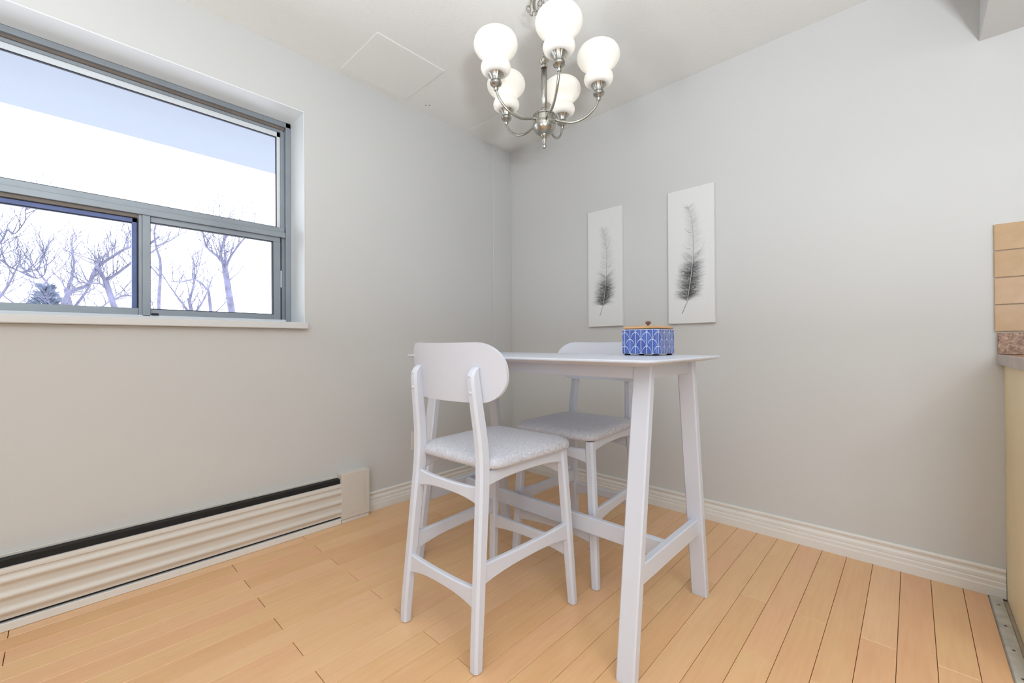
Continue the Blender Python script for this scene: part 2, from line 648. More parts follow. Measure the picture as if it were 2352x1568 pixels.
tr = wpart('transom', M_ALU, (-0.225, -0.186, WY0, -1.578, 1.556, 1.583), (-0.225, -0.178, WY0, -1.576, 1.530, 1.557))
wpart('transom_lining', M_BRONZE, (-0.222, -0.19, WY0, -2.174, 1.514, 1.530), parent=tr)
mu = wpart('mullion', M_ALU, (-0.222, -0.188, -2.172, -2.160, 1.085, 1.530), (-0.225, -0.183, -2.160, -2.1325, 1.085, 1.530))
# left sash: blue outer sash seen past the frame
sl = wpart('outer_sash', M_BLUESASH, (-0.236, -0.2, -2.1925, -2.176, 1.115, 1.512), (-0.236, -0.2, WY0, -2.176, 1.494, 1.512))
wpart('gasket', M_GASK, (-0.214, -0.198, -2.176, -2.1725, 1.115, 1.514), (-0.216, -0.205, WY0, -2.1925, 1.491, 1.4945), (-0.214, -0.198, WY0, -2.176, 1.5115, 1.5145), b=0.0005, parent=sl)
wpart('bottom_rail', M_ALU, (-0.222, -0.192, WY0, -2.172, 1.090, 1.120))
# right sash
sr = wpart('inner_sash', M_ALU, (-0.218, -0.192, -2.1325, -1.597, 1.504, 1.530), (-0.218, -0.190, -1.633, -1.597, 1.09, 1.504), (-0.218, -0.190, -2.1325, -1.633, 1.09, 1.117))
wpart('gasket', M_GASK, (-0.212, -0.1895, -1.6365, -1.633, 1.117, 1.504), (-0.212, -0.1895, -2.1325, -1.633, 1.501, 1.5045), (-0.212, -0.1895, -2.1325, -1.633, 1.1165, 1.1195),
      (-0.212, -0.1885, -2.1345, -2.131, 1.117, 1.53), (-0.215, -0.187, -1.597, -1.593, 1.09, 1.53), b=0.0005, parent=sr)
wpart('latch', M_ALUL, (-0.19, -0.181, -1.5985, -1.5945, 1.262, 1.352), b=0.0015, parent=sr)
wpart('latch', M_GASK, (-0.19, -0.178, -2.130, -2.105, 1.0895, 1.099), b=0.002, parent=sr)
wpart('frame_track', M_ALU, (-0.222, -0.2, -1.593, -1.574, 1.07, 1.53))
wpart('frame_sill', M_ALUL, (-0.225, -0.183, WY0, yJ, 1.066, 1.090))
wpart('upper_pane', M_GLASS, (-0.2125, -0.2085, WY0, -1.6005, 1.575, 2.083), b=0.0003)
wpart('lower_pane', M_GLASS, (-0.2185, -0.2145, WY0, -2.183, 1.105, 1.503), b=0.0003)
wpart('lower_pane', M_GLASS, (-0.2055, -0.2015, -2.14, -1.62, 1.105, 1.515), b=0.0003)

# unseen patio doors, added to let daylight in from behind the camera
w2 = thing('window_added', (3.8, -4.9, 0), 'added glazed patio doors behind the viewer, an unseen opening for daylight', None, None, 'structure')
O2 = (3.8, -4.9, 0)
for x0, x1 in ((PX0, 3.8), (3.8, PX1)):
    m = MB()
    m.box(x0, x1, -4.93, -4.88, 0.02, 0.10, 0.003).box(x0, x1, -4.93, -4.88, PZ1 - 0.07, PZ1, 0.003)
    m.box(x0, x0 + 0.06, -4.93, -4.88, 0.10, PZ1 - 0.07, 0.003).box(x1 - 0.06, x1, -4.93, -4.88, 0.10, PZ1 - 0.07, 0.003)
    m.build('door_frame', M_ALUL, w2, O2)
    MB().box(x0 + 0.05, x1 - 0.05, -4.908, -4.902, 0.09, PZ1 - 0.06).build('pane', M_GLASS, w2, O2)

# ------------------------------------------------------------------ outside
struct('ground', MB().box(-120, 60, -90, 90, -4.7, -4.5), M_GROUND, 'unseen ground far below, whitened to bounce daylight up')
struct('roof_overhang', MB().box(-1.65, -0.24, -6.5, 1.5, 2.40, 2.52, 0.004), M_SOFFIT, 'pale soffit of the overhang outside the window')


def smooth_path(pts, sub=4):
    P = [Vector(p) for p in pts]
    P = [P[0] * 2 - P[1]] + P + [P[-1] * 2 - P[-2]]
    out = []
    for i in range(1, len(P) - 2):
        for k in range(sub):
            t = k / sub
            out.append(0.5 * ((2 * P[i]) + (P[i + 1] - P[i - 1]) * t + (2 * P[i - 1] - 5 * P[i] + 4 * P[i + 1] - P[i + 2]) * t * t
                              + (-P[i - 1] + 3 * P[i] - 3 * P[i + 1] + P[i + 2]) * t ** 3))
    out.append(P[-2])
    return out


def twigs(mb, base, direc, length, rad, depth, rnd):
    d = direc.normalized()
    pts, p = [base], base.copy()
    nseg = 4
    for i in range(nseg):
        d = (d + Vector((rnd.uniform(-.3, .3), rnd.uniform(-.3, .3), rnd.uniform(-.12, .3)))).normalized()
        p = p + d * length / nseg
        pts.append(p.copy())
    mb.tube(pts, [rad * (1 - 0.8 * i / nseg) for i in range(nseg + 1)], 4, False)
    if depth > 0:
        for i in range(1, nseg + 1):
            if rnd.random() < 0.85:
                nd = (d + Vector((rnd.uniform(-1, 1), rnd.uniform(-1, 1), rnd.uniform(-.3, .9)))).normalized()
                twigs(mb, pts[i], nd, length * rnd.uniform(0.4, 0.7), rad * 0.55, depth - 1, rnd)


def tree(label, x, limbs, mat, seed, tw_len=0.7, tw_rad=0.012, density=0.5, trunk_to=None, group='bare trees outside the window'):
    """limbs: list of (list of (y, z), r0, r1); first one is the trunk, its first point runs on to the ground"""
    rnd = random.Random(seed)
    p0 = limbs[0][0][0]
    root = thing('bare_tree', (x, p0[0], -4.5), label, 'tree', group)
    org = (x, p0[0], -4.5)
    br = MB()
    for li, (pts, ra, rb) in enumerate(limbs):
        P3 = [Vector((x + 0.35 * math.sin(1.7 * k + li * 2.1 + seed) * min(1.0, k * 0.35) * (0 if li == 0 else 1), y, z)) for k, (y, z) in enumerate(pts)]
        sp = smooth_path(P3, 4)
        rad = [ra + (rb - ra) * i / (len(sp) - 1) for i in range(len(sp))]
        if li == 0:
            t = MB()
            base = Vector((x, p0[0] + (trunk_to or 0.0), -4.55))
            low = [base, base.lerp(sp[0], 0.35), base.lerp(sp[0], 0.7)]
            t.tube(low + sp, [ra * 1.9, ra * 1.45, ra * 1.2] + rad, 8, True)
            t.build('trunk', mat, root, org)
        else:
            br.tube(sp, rad, 6, True)
        for i, q in enumerate(sp):
            if (li > 0 or i > len(sp) // 2) and rnd.random() < density:
                d = Vector((rnd.uniform(-1, 1), rnd.uniform(-.8, .8), rnd.uniform(0.1, 1.3)))
                twigs(br, q, d, tw_len * rnd.uniform(0.5, 1.2), tw_rad, 2, rnd)
    br.build('branches', mat, root, org)
    return root


tree('bare tree with a forked heavy limb in the lower left pane', -9,
     [([(-1.65, 1.59), (-1.72, 1.83), (-1.79, 2.12), (-1.81, 2.21)], .05, .045),
      ([(-1.81, 2.19), (-1.90, 2.39), (-1.94, 2.46), (-1.85, 2.56), (-1.71, 2.70), (-1.54, 2.82), (-1.42, 2.88), (-1.25, 2.97), (-1.0, 3.2)], .034, .018),
      ([(-1.94, 2.45), (-1.99, 2.28), (-2.03, 2.14), (-2.14, 2.04), (-2.28, 1.92), (-2.36, 1.74), (-2.5, 1.2)], .028, .045),
      ([(-1.80, 2.21), (-1.65, 2.36), (-1.52, 2.50), (-1.42, 2.60), (-1.25, 2.75), (-1.0, 3.0)], .028, .014),
      ([(-1.82, 2.07), (-1.89, 2.13), (-2.08, 2.11), (-2.2, 2.16)], .02, .01),
      ([(-1.72, 1.83), (-1.59, 1.91), (-1.50, 1.95), (-1.31, 1.98)], .02, .012)], M_BARK, 3, 0.6, 0.010, 0.75)
tree('bare tree reaching drooping branches in from the far left edge of the window', -7,
     [([(-3.45, 1.2), (-3.42, 1.8), (-3.40, 2.3), (-3.38, 3.2)], .09, .05),
      ([(-3.40, 2.0), (-3.32, 2.09), (-3.12, 2.29), (-2.98, 2.44), (-2.90, 2.53), (-2.87, 2.54), (-2.84, 2.65), (-2.75, 2.75), (-2.74, 2.85), (-2.74, 2.95)], .014, .004),
      ([(-3.41, 2.2), (-3.32, 2.22), (-3.12, 2.17), (-2.98, 2.13), (-2.88, 2.07), (-2.78, 2.05), (-2.70, 2.03), (-2.61, 2.04)], .014, .005),
      ([(-2.86, 2.06), (-2.78, 2.00), (-2.71, 1.94), (-2.65, 1.96), (-2.57, 2.03), (-2.54, 2.14), (-2.57, 2.25), (-2.57, 2.37)], .009, .004)], M_BARK2, 5, 0.5, 0.0068, 0.6)
tree('bare tree with spreading vase shaped crown in the lower right pane', -14,
     [([(1.55, 1.36), (1.43, 2.26), (1.31, 3.16), (1.26, 3.55)], .11, .08),
      ([(1.26, 3.5), (1.1, 3.75), (.97, 3.95), (.80, 4.15), (.6, 4.6)], .05, .015),
      ([(1.31, 3.15), (1.37, 3.66), (1.71, 4.34), (1.91, 4.65)], .05, .015),
      ([(1.26, 3.55), (1.16, 3.89), (1.21, 4.44), (1.20, 4.79)], .045, .012)], M_BARK, 11, 1.1, 0.017, 0.85)
tree('slim bare tree with a sideways branch in the lower right pane', -13,
     [([(.75, 1.34), (.66, 2.2), (.63, 2.58)], .05, .035),
      ([(.63, 2.58), (.3, 2.85), (-.02, 2.78), (-.2, 2.8)], .03, .012),
      ([(.3, 2.85), (.26, 2.93), (.27, 3.2), (.35, 3.26)], .02, .008)], M_BARK, 17, 0.8, 0.009, 0.7)
tree('slim bare tree beside the mullion in the lower right pane', -14,
     [([(-.4, 1.36), (-.4, 2.26), (-.36, 3.36), (-.46, 3.87), (-.50, 4.3), (-.46, 4.6)], .05, .012),
      ([(-.46, 3.87), (-.16, 4.08), (.06, 4.3)], .022, .009),
      ([(-.38, 3.0), (-.8, 3.6), (-1.0, 4.1)], .022, .009)], M_BARK, 23, 0.8, 0.010, 0.7)
for i, (x, y, lab) in enumerate(((-24, -2.2, 'distant bare tree behind the forked tree'), (-26, -4.6, 'distant bare tree nearest the left edge of the window'), (-25, 2.2, 'distant bare tree behind the spreading tree'))):
    tree(lab, x, [([(y, 1.0), (y + .1, 2.4), (y - .05, 3.4)], .13, .07),
                  ([(y, 2.2), (y + .6, 3.4), (y + 1.0, 4.6)], .07, .02), ([(y, 2.6), (y - .6, 3.6), (y - 1.1, 4.5)], .06, .02),
                  ([(y, 3.3), (y + .2, 4.4), (y + .1, 5.6)], .06, .02), ([(y, 1.6), (y + 1.0, 2.6), (y + 1.7, 3.4)], .06, .02),
                  ([(y, 1.4), (y - 1.0, 2.2), (y - 1.8, 3.0)], .06, .02)], M_BARK, 40 + i, 1.4, 0.022, 0.95)
# evergreen crown
ev = thing('evergreen_tree', (-20, -2.75, -4.5), 'round topped evergreen low in the left pane', 'tree')
EO = (-20, -2.75, -4.5)
MB().tube([(-20, -2.75, -4.5), (-20, -2.75, 1.0), (-20, -2.75, 2.2)], [.18, .12, .05], 8).build('trunk', M_BARK2, ev, EO)
m = MB()
rnd = random.Random(4)
for i in range(900):
    h = rnd.random() ** 0.7
    z = -2.5 + 5.55 * h
    R = 0.42 * (1.0 - max(0, (h - 0.75)) / 0.26) + 0.5 * (1 - h)
    a = rnd.uniform(0, 2 * PI)
    q = R * rnd.uniform(0.6, 1.0)
    c = Vector((-20 + q * math.cos(a), -2.75 + q * math.sin(a), z))
    d = Vector((math.cos(a), math.sin(a), rnd.uniform(0.2, 0.9))).normalized() * rnd.uniform(0.15, 0.3)
    m.tube([c, c + d * 0.5, c + d], [.05, .035, .004], 4, False)
m.build('foliage', M_NEEDLE, ev, EO)

# ------------------------------------------------------------------ ceiling boards
cp = MB().box(0.045, 0.436, -1.375, -0.975, H - 0.006, H, 0.0015).build('ceiling_board', M_PANELW, None, (0.24, -1.175, H))
tag(cp, 'flat square board fixed on the ceiling above the window wall', 'ceiling panel')
cp = MB().box(0.045, 0.436, -0.464, -0.05, H - 0.006, H, 0.0015).build('ceiling_board', M_PANELW, None, (0.24, -0.26, H))
tag(cp, 'flat square board fixed on the ceiling in the corner behind the chandelier', 'ceiling panel')

for hx_, hy_, wh in ((0.080, -0.847, 'window'), (0.096, -0.831, 'corner')):
    nh = MB().lathe([(.0001, -.0012), (.0032, -.0008), (.004, 0)], (hx_, hy_, H), 10, True).build('screw_head', M_RUST, None, (hx_, hy_, H))
    tag(nh, 'tiny dark screw head in the ceiling, of the pair the one nearer the ' + wh, 'screw', 'screw heads in the ceiling')

# ------------------------------------------------------------------ baseboard heater
HO = (0.03, -2.0, 0)
ht = thing('baseboard_heater', HO, 'long ribbed electric baseboard heater under the window', 'heater')
HY0, HY1 = -3.3, -1.382
MB().box(0.0005, 0.042, HY0, HY1, 0.030, 0.236, 0.001).build('heating_core', M_BLACK, ht, HO)
MB().box(0.0005, 0.012, HY0, HY1, 0.236, 0.246, 0.001).build('back_plate', M_HEAT, ht, HO)
prof = []
N = 60
for i in range(N + 1):
    z = 0.040 + 0.172 * i / N
    t = i / N
    if t < 0.9:
        x = 0.056 + 0.0042 * math.cos(2 * PI * (t / 0.9 * 3.0 + 0.5)) + 0.0012 * math.cos(4 * PI * (t / 0.9 * 3.0))
    else:
        x = 0.053 + 0.004 * math.cos((t - 0.9) / 0.1 * PI / 2)
    prof.append((x, z))
poly = prof + [(0.044, 0.212), (0.044, 0.040)]
m = MB()
n = len(poly)
vs = [(x, HY0, z) for x, z in poly] + [(x, HY1, z) for x, z in poly]
m.add(vs, [(i, (i + 1) % n, n + (i + 1) % n, n + i) for i in range(n)], True)
m.add(vs, [tuple(range(n)), tuple(range(n, 2 * n))])
m.build('ribbed_cover', M_HEAT, ht, HO, auto=0.9)
MB().box(0.0005, 0.056, HY0, HY1, 0.0, 0.0285, 0.002).build('base_strip', M_TRIM, ht, HO)
eb = MB().box(0.0005, 0.062, -1.382, -1.224, 0.022, 0.264, 0.002).build('end_box', M_HEAT, ht, HO)
MB().box(0.062, 0.0634, -1.358, -1.252, 0.046, 0.226, 0.0006).build('cover_plate', M_HEAT, eb, HO)
m = MB()
m.lathe([(0.0001, 0.0012), (0.003, 0.0012), (0.0036, 0)], (0, 0, 0), 12, True)
m.v = [(0.0634 + z, -1.302 + x, 0.206 + y) for x, y, z in m.v]
m.build('screw', M_STRIP, eb, HO)
MB().box(0.0005, 0.052, -1.378, -1.224, 0.0, 0.022, 0.001).build('base_block', M_TRIM, ht, HO)

# ------------------------------------------------------------------ wall outlet
OO = (0, -0.877, 0.352)
ol = thing('wall_outlet', OO, 'ivory duplex outlet low on the wall behind the front stool', 'outlet')
MB().box(0.0002, 0.006, -0.912, -0.842, 0.294, 0.410, 0.002).build('cover_plate', M_PLASTIC, ol, OO)
for zc in (0.328, 0.376):
    m = MB()
    m.lathe([(0.0165, 0.0058), (0.0165, 0.0072), (0.0155, 0.0078)], (0, 0, 0), 20, True)
    m.v = [(z, -0.877 + x, zc + y) for x, y, z in m.v]
    so = m.build('socket', M_PLASTIC, ol, OO)
    MB().box(0.0074, 0.0082, -0.884, -0.882, zc - 0.002, zc + 0.007).box(0.0074, 0.0082, -0.872, -0.870, zc - 0.002, zc + 0.007).box(0.0074, 0.0082, -0.879, -0.875, zc - 0.010, zc - 0.006).build('slot', M_DARK, so, OO)

# ------------------------------------------------------------------ kitchen edge on the right
CO = (2.9, -0.3, 0)
cab = thing('kitchen_cabinet', CO, 'cream base cabinet end beside the grey wall', 'cabinet')
MB().box(2.523, 2.541, -0.60, -0.001, 0.0, 0.869, 0.001).build('side_panel', M_CAB, cab, CO)
MB().box(2.541, 3.6, -0.58, -0.001, 0.10, 0.869).build('carcass', M_CAB, cab, CO)
MB().box(2.541, 3.6, -0.53, -0.10, 0.0, 0.10).build('toe_kick', M_CAB, cab, CO)
for i in range(2):
    x0 = 2.545 + 0.53 * i
    d = MB().box(x0, x0 + 0.522, -0.60, -0.581, 0.105, 0.865, 0.002).build('door', M_CAB, cab, CO)
    MB().tube([(x0 + 0.48, -0.601, 0.72), (x0 + 0.48, -0.622, 0.74), (x0 + 0.48, -0.622, 0.80), (x0 + 0.48, -0.601, 0.82)], 0.004, 8).build('handle', M_NICKEL, d, CO)
KO = (2.9, -0.3, 0.87)
ct = thing('countertop', KO, 'speckled brown countertop with upstand on the cream cabinet', 'countertop')
MB().box(2.512, 3.62, -0.63, -0.001, 0.8695, 0.905, 0.003).build('slab', M_GRAN, ct, KO)
MB().box(2.504, 2.512, -0.632, -0.001, 0.8695, 0.906, 0.0015).build('end_nosing', M_NOSE, ct, KO)
MB().box(2.506, 3.62, -0.02, -0.0008, 0.9055, 0.986, 0.002).build('upstand', M_GRAN, ct, KO)
ts = struct('trim_3', MB().box(2.4985, 3.5, -0.004, -0.0005, 0.9865, 1.394), M_GROUT, 'beige tiled splashback')
TW = 0.1
me0 = None
for r in range(4):
    for c in range(10):
        x0, z0 = 2.499 + c * 0.1, 0.9915 + r * 0.1005
        if me0 is None:
            t = MB().box(0, 0.0975, -0.0085, 0, 0, 0.0978, 0.0015).build('tile', M_TILE, ts)
            me0 = t.data
        else:
            t = bpy.data.objects.new('tile', me0)
            COL.objects.link(t)
            t.parent = ts
        t.location = (x0 + random.uniform(-.0006, .0006), -0.0035, z0)

# ------------------------------------------------------------------ bar table
ZT = 0.908
TC = (1.168, -1.027)
HX, HY = 0.60, 0.30
tb = thing('bar_table', (TC[0], TC[1], 0), 'white counter height table with splayed legs and stretchers', 'table')
TO = (TC[0], TC[1], 0)


def rrect(hx, hy, r, z, n=6, cx=0, cy=0):
    out = []
    for sx, sy, a0 in ((1, 1, 0), (-1, 1, PI / 2), (-1, -1, PI), (1, -1, 1.5 * PI)):
        for i in range(n + 1):
            a = a0 + PI / 2 * i / n
            out.append((cx + sx * (hx - r) + r * math.cos(a), cy + sy * (hy - r) + r * math.sin(a), z))
    return out


m = MB()
c = dict(cx=TC[0], cy=TC[1])
m.rings([rrect(HX - .055, HY - .055, .03, ZT - .020, **c), rrect(HX - .018, HY - .018, .045, ZT - .0125, **c), rrect(HX - .002, HY - .002, .05, ZT - .0085, **c), rrect(HX, HY, .05, ZT - .006, **c),
         rrect(HX, HY, .05, ZT - .0025, **c), rrect(HX - .0025, HY - .0025, .048, ZT, **c)], True, True)
m.build('tabletop', M_WHITE, tb, TO, auto=0.35)
LA, LB0, LB1, ZL = 0.513, 0.286, 0.168, ZT - .0195


def leg_y(z):
    return LB0 + (LB1 - LB0) * z / 0.86


for sx in (1, -1):
    for sy in (1, -1):
        secs = []
        for z, w, t in ((0.0, .054, .030), (0.006, .056, .032), (0.4, .0575, .032), (0.8, .058, .031), (ZL, .058, .030)):
            y = TC[1] + sy * leg_y(z)
            x = TC[0] + sx * LA
            b = 0.004
            hw, hh = w / 2, t / 2
            secs.append([(x + a, y + q, z) for a, q in ((-hw + b, -hh), (hw - b, -hh), (hw, -hh + b), (hw, hh - b), (hw - b, hh), (-hw + b, hh), (-hw, hh - b), (-hw, -hh + b))])
        MB().sweep(secs, False).build('leg', M_WHITE, tb, TO)
AZ0, AZ1 = 0.846, ZT - .0195
for sy in (1, -1):
    y = TC[1] + sy * (LB1 + 0.002)
    MB().box(TC[0] - LA + .028, TC[0] + LA - .028, y - .011, y + .011, AZ0, AZ1, .002).build('apron', M_WHITE, tb, TO)
for sx in (1, -1):
    x = TC[0] + sx * LA
    MB().box(x - .011, x + .011, TC[1] - LB1 + .012, TC[1] + LB1 - .012, AZ0, AZ1, .002).build('apron', M_WHITE, tb, TO)
    yy = leg_y(.27) - .012
    MB().box(x - .0125, x + .0125, TC[1] - yy, TC[1] + yy, .243, .303, .003).build('stretcher', M_WHITE, tb, TO)
MB().box(TC[0] - LA + .012, TC[0] + LA - .012, TC[1] - .0115, TC[1] + .0115, .236, .297, .003).build('stretcher', M_WHITE, tb, TO)


# ------------------------------------------------------------------ stools
def oct_sec(x, y, z, w, t, b=0.006):
    hw, hh = w / 2, t / 2
    b = min(b, hw * .6, hh * .6)
    return [(x + a, y + q, z) for a, q in ((-hw + b, -hh), (hw - b, -hh), (hw, -hh + b), (hw, hh - b), (hw - b, hh), (-hw + b, hh), (-hw, hh - b), (-hw, -hh + b))]


def interp(tbl, z):
    for (a, *va), (b, *vb) in zip(tbl, tbl[1:]):
        if z <= b:
            t = (z - a) / (b - a)
            t = t * t * (3 - 2 * t) if len(tbl) > 3 else t
            return [p + (q - p) * t for p, q in zip(va, vb)]
    return list(tbl[-1][1:])


REAR = [(0.0, .176, -.230, .031, .031), (0.05, .1755, -.228, .033, .033), (0.55, .157, -.180, .033, .042), (0.64, .154, -.179, .033, .040), (0.74, .148, -.192, .032, .040), (0.90, .140, -.209, .029, .037)]
FRONT = [(0.0, .203, .232, .031, .030), (0.30, .186, .222, .035, .033), (0.572, .170, .212, .035, .034)]


def lin(tbl, z):
    for (a, *va), (b, *vb) in zip(tbl, tbl[1:]):
        if z <= b:
            t = (z - a) / (b - a)
            return [p + (q - p) * t for p, q in zip(va, vb)]
    return list(tbl[-1][1:])


def rear_at(z):
    # smooth the polyline a little
    a, b, c_ = lin(REAR, max(0, z - .05)), lin(REAR, z), lin(REAR, min(.9, z + .05))
    return [(p + 2 * q + r) / 4 for p, q, r in zip(a, b, c_)]


def bar(mb, P, Q, zt, zb, th, arch=0.0, arch_top=0.0, n=10, along='x', bow=0.0):
    """curved bar between points P and Q (x,y); zt, zb top and bottom; ends are taller by arch"""
    d = Vector((Q[0] - P[0], Q[1] - P[1], 0))
    nn = Vector((-d.y, d.x, 0)).normalized()
    secs = []
    for i in range(n + 1):
        t = i / n
        e = abs(2 * t - 1) ** 2.6
        z1 = zt + arch_top * e
        z0 = zb - arch * e
        c0 = Vector((P[0], P[1], 0)) + d * t + nn * (bow * (1 - (2 * t - 1) ** 2))
        k = 0.004
        h = th / 2
        secs.append([c0 + nn * a + Vector((0, 0, z)) for a, z in ((-h, z0 + k), (-h + k, z0), (h - k, z0), (h, z0 + k), (h, z1 - k), (h - k, z1), (-h + k, z1), (-h, z1 - k))])
    mb.sweep(secs, True)
    return mb


def make_stool():
    root = thing('counter_stool', (0, 0, 0), '', 'stool', 'white stools at the bar table')
    # rear posts
    for sx in (1, -1):
        secs = []
        for z in [0.0, 0.004] + [0.05 * i for i in range(1, 17)] + [0.835, 0.86, 0.875, 0.884]:
            x, y, w, t = rear_at(z)
            if z == 0.0:
                w, t = w - .006, t - .006
            f = max(0.0, (z - 0.845) / 0.04)
            t2 = t * math.sqrt(max(0.05, 1 - f * f))
            secs.append(oct_sec(sx * x, y + (t - t2) * 0.5, z, w, t2, .007))
        pst = MB().sweep(secs, True).build('rear_leg', M_WHITE, root, auto=0.6)
        for zz in (0.808, 0.858):
            x, y, w, t = rear_at(zz)
            m = MB()
            m.lathe([(0.0001, .0042), (.0045, .0035), (.0062, .0012), (.0064, -.003)], (0, 0, 0), 12, True)
            m.v = [(sx * x + a, y - t / 2 - c3 + .001 + (0.004 if zz > .85 else 0), zz + b) for a, b, c3 in m.v]
            m.build('screw_cap', M_WHITE, pst)
        secs = []
        for z in (0.0, 0.004, 0.1, 0.2, 0.3, 0.4, 0.5, 0.566):
            x, y, w, t = lin(FRONT, z)
            if z == 0.0:
                w, t = w - .006, t - .006
            secs.append(oct_sec(sx * x, y, z, w, t, .007))
        MB().sweep(secs, True).build('front_leg', M_WHITE, root, auto=0.6)
        # seat side rail and low side stretcher
        a, b = rear_at(.55), lin(FRONT, .55)
        bar(MB(), (sx * a[0], a[1] + .014), (sx * b[0], b[1] - .012), .5675, .534, .020, .014).build('seat_rail', M_WHITE, root, auto=0.6)
        a, b = rear_at(.27), lin(FRONT, .27)
        bar(MB(), (sx * a[0], a[1] + .010), (sx * b[0], b[1] - .010), .294, .252, .019, .016, .006).build('stretcher', M_WHITE, root, auto=0.6)
    a = rear_at(.50)
    bar(MB(), (-a[0] + .012, a[1]), (a[0] - .012, a[1]), .513, .480, .018, .016, .008, bow=-.0).build('seat_rail', M_WHITE, root, auto=0.6)
    b = lin(FRONT, .51)
    bar(MB(), (-b[0] + .012, b[1]), (b[0] - .012, b[1]), .530, .492, .018, .016, .006).build('seat_rail', M_WHITE, root, auto=0.6)
    a = rear_at(.20)
    bar(MB(), (-a[0] + .010, a[1]), (a[0] - .010, a[1]), .226, .188, .019, .020, .008).build('stretcher', M_WHITE, root, auto=0.6)
    b = lin(FRONT, .20)
    bar(MB(), (-b[0] + .011, b[1]), (b[0] - .011, b[1]), .226, .186, .019, .014, .005).build('stretcher', M_WHITE, root, auto=0.6)
    # upholstered seat
    def ring(f, z, dz=0.0):
        pts = rrect(.206 - f, .214 - f, max(.012, .06 - f * .35), z, 7)
        out = []
        for x, y, zz in pts:
            k = 1 - 0.08 * (0.5 - y / .43)
            out.append((x * k, y + .038, zz + dz * (x / .2) ** 2))
        return out
    m = MB()
    m.rings([ring(.020, .5685), ring(.004, .571), ring(-.001, .578), ring(-.001, .589), ring(.004, .599), ring(.016, .606), ring(.045, .611), ring(.085, .6125), ring(.13, .613)], True, True)
    m.build('seat', M_FAB, root, auto=1.0)
    # bent backrest
    HB, R, Z0, Z1, BOW, TH = .229, .086, .774, .963, .066, .011
    us = [HB * math.sin(PI / 2 * k / 16) for k in range(-16, 17)]
    rows = 8
    front, back = [], []
    yb = -.2075
    for u in us:
        au = abs(u)
        if au > HB - R:
            e = math.sqrt(max(0, R * R - (au - (HB - R)) ** 2))
            lo, hi = Z0 + R - e, Z1 - R + e
        else:
            lo, hi = Z0, Z1
        hi -= 0.004 * (1 - (u / HB) ** 2)
        lo2 = lo
        for k in range(rows + 1):
            z = lo2 + (hi - lo2) * k / rows
            y = yb + BOW * (u / HB) ** 2 - 0.02 * (z - .84) / .1 * 0.6
            front.append((u, y + TH / 2, z))
            back.append((u, y - TH / 2, z))
    m = MB()
    n = rows + 1
    nf = len(front)
    fs = []
    for i in range(len(us) - 1):
        for k in range(rows):
            a = i * n + k
            fs.append((a, a + n, a + n + 1, a + 1))
            fs.append((nf + a, nf + a + 1, nf + a + n + 1, nf + a + n))
    loop = [i * n for i in range(len(us))] + [(len(us) - 1) * n + k for k in range(1, n)] + [i * n + rows for i in range(len(us) - 2, -1, -1)] + [k for k in range(rows - 1, 0, -1)]
    for a, b in zip(loop, loop[1:] + loop[:1]):
        fs.append((a, nf + a, nf + b, b))
    m.add(front + back, fs, True)
    m.build('backrest', M_WHITE, root, auto=0.7)
    return root


st1 = make_stool()
st2 = copy_tree(st1)
st1['label'] = 'white wooden counter stool nearest the viewer, its curved back turned to us'
st1.location = (1.160, -1.353, 0)
st1.rotation_euler = (0, 0, math.radians(1.6))
st2['label'] = 'white wooden counter stool on the far side of the table, facing us'
st2.location = (1.157, -0.760, 0)
st2.rotation_euler = (0, 0, PI + math.radians(3.0))

# ------------------------------------------------------------------ canister
CX, CY, CW, CD = 1.5245, -0.836, 0.151, 0.155
CZ = ZT
cn = thing('ceramic_canister', (CX, CY, CZ), 'square blue scalloped ceramic canister with wooden lid on the table', 'canister')
CNO = (CX, CY, CZ)
hx, hy, rc = CW / 2, CD / 2, 0.016
# perimeter samples
per = []
segs = [((hx - rc) * 2, 'S'), (rc * PI / 2, 'C')]
NP, NZ = 420, 84
Ltot = 4 * rc * PI / 2 + 2 * (CW - 2 * rc) + 2 * (CD - 2 * rc)


def perim(s):
    s = s % Ltot
    sides = [((-hx + rc, -hy), (1, 0), CW - 2 * rc, (0, -1)), ((hx, -hy + rc), (0, 1), CD - 2 * rc, (1, 0)),
             ((hx - rc, hy), (-1, 0), CW - 2 * rc, (0, 1)), ((-hx, hy - rc), (0, -1), CD - 2 * rc, (-1, 0))]
    for (p, d, l, nrm) in sides:
        if s <= l:
            return (p[0] + d[0] * s, p[1] + d[1] * s), nrm
        s -= l
        if s <= rc * PI / 2:
            a = s / rc
            c0 = (p[0] + d[0] * l - nrm[0] * rc, p[1] + d[1] * l - nrm[1] * rc)
            nv = (nrm[0] * math.cos(a) + d[0] * math.sin(a), nrm[1] * math.cos(a) + d[1] * math.sin(a))
            return (c0[0] + nv[0] * rc, c0[1] + nv[1] * rc), nv
        s -= rc * PI / 2
    return (sides[0][0]), sides[0][3]


BZ0, BZ1 = 0.006, 0.099
AW = Ltot / 13.0
RH = 0.0262
LIGHT, DEEP, LINE = np.array(srgb(104, 132, 208)[:3]), np.array(srgb(18, 34, 124)[:3]), np.array(srgb(214, 226, 244)[:3])


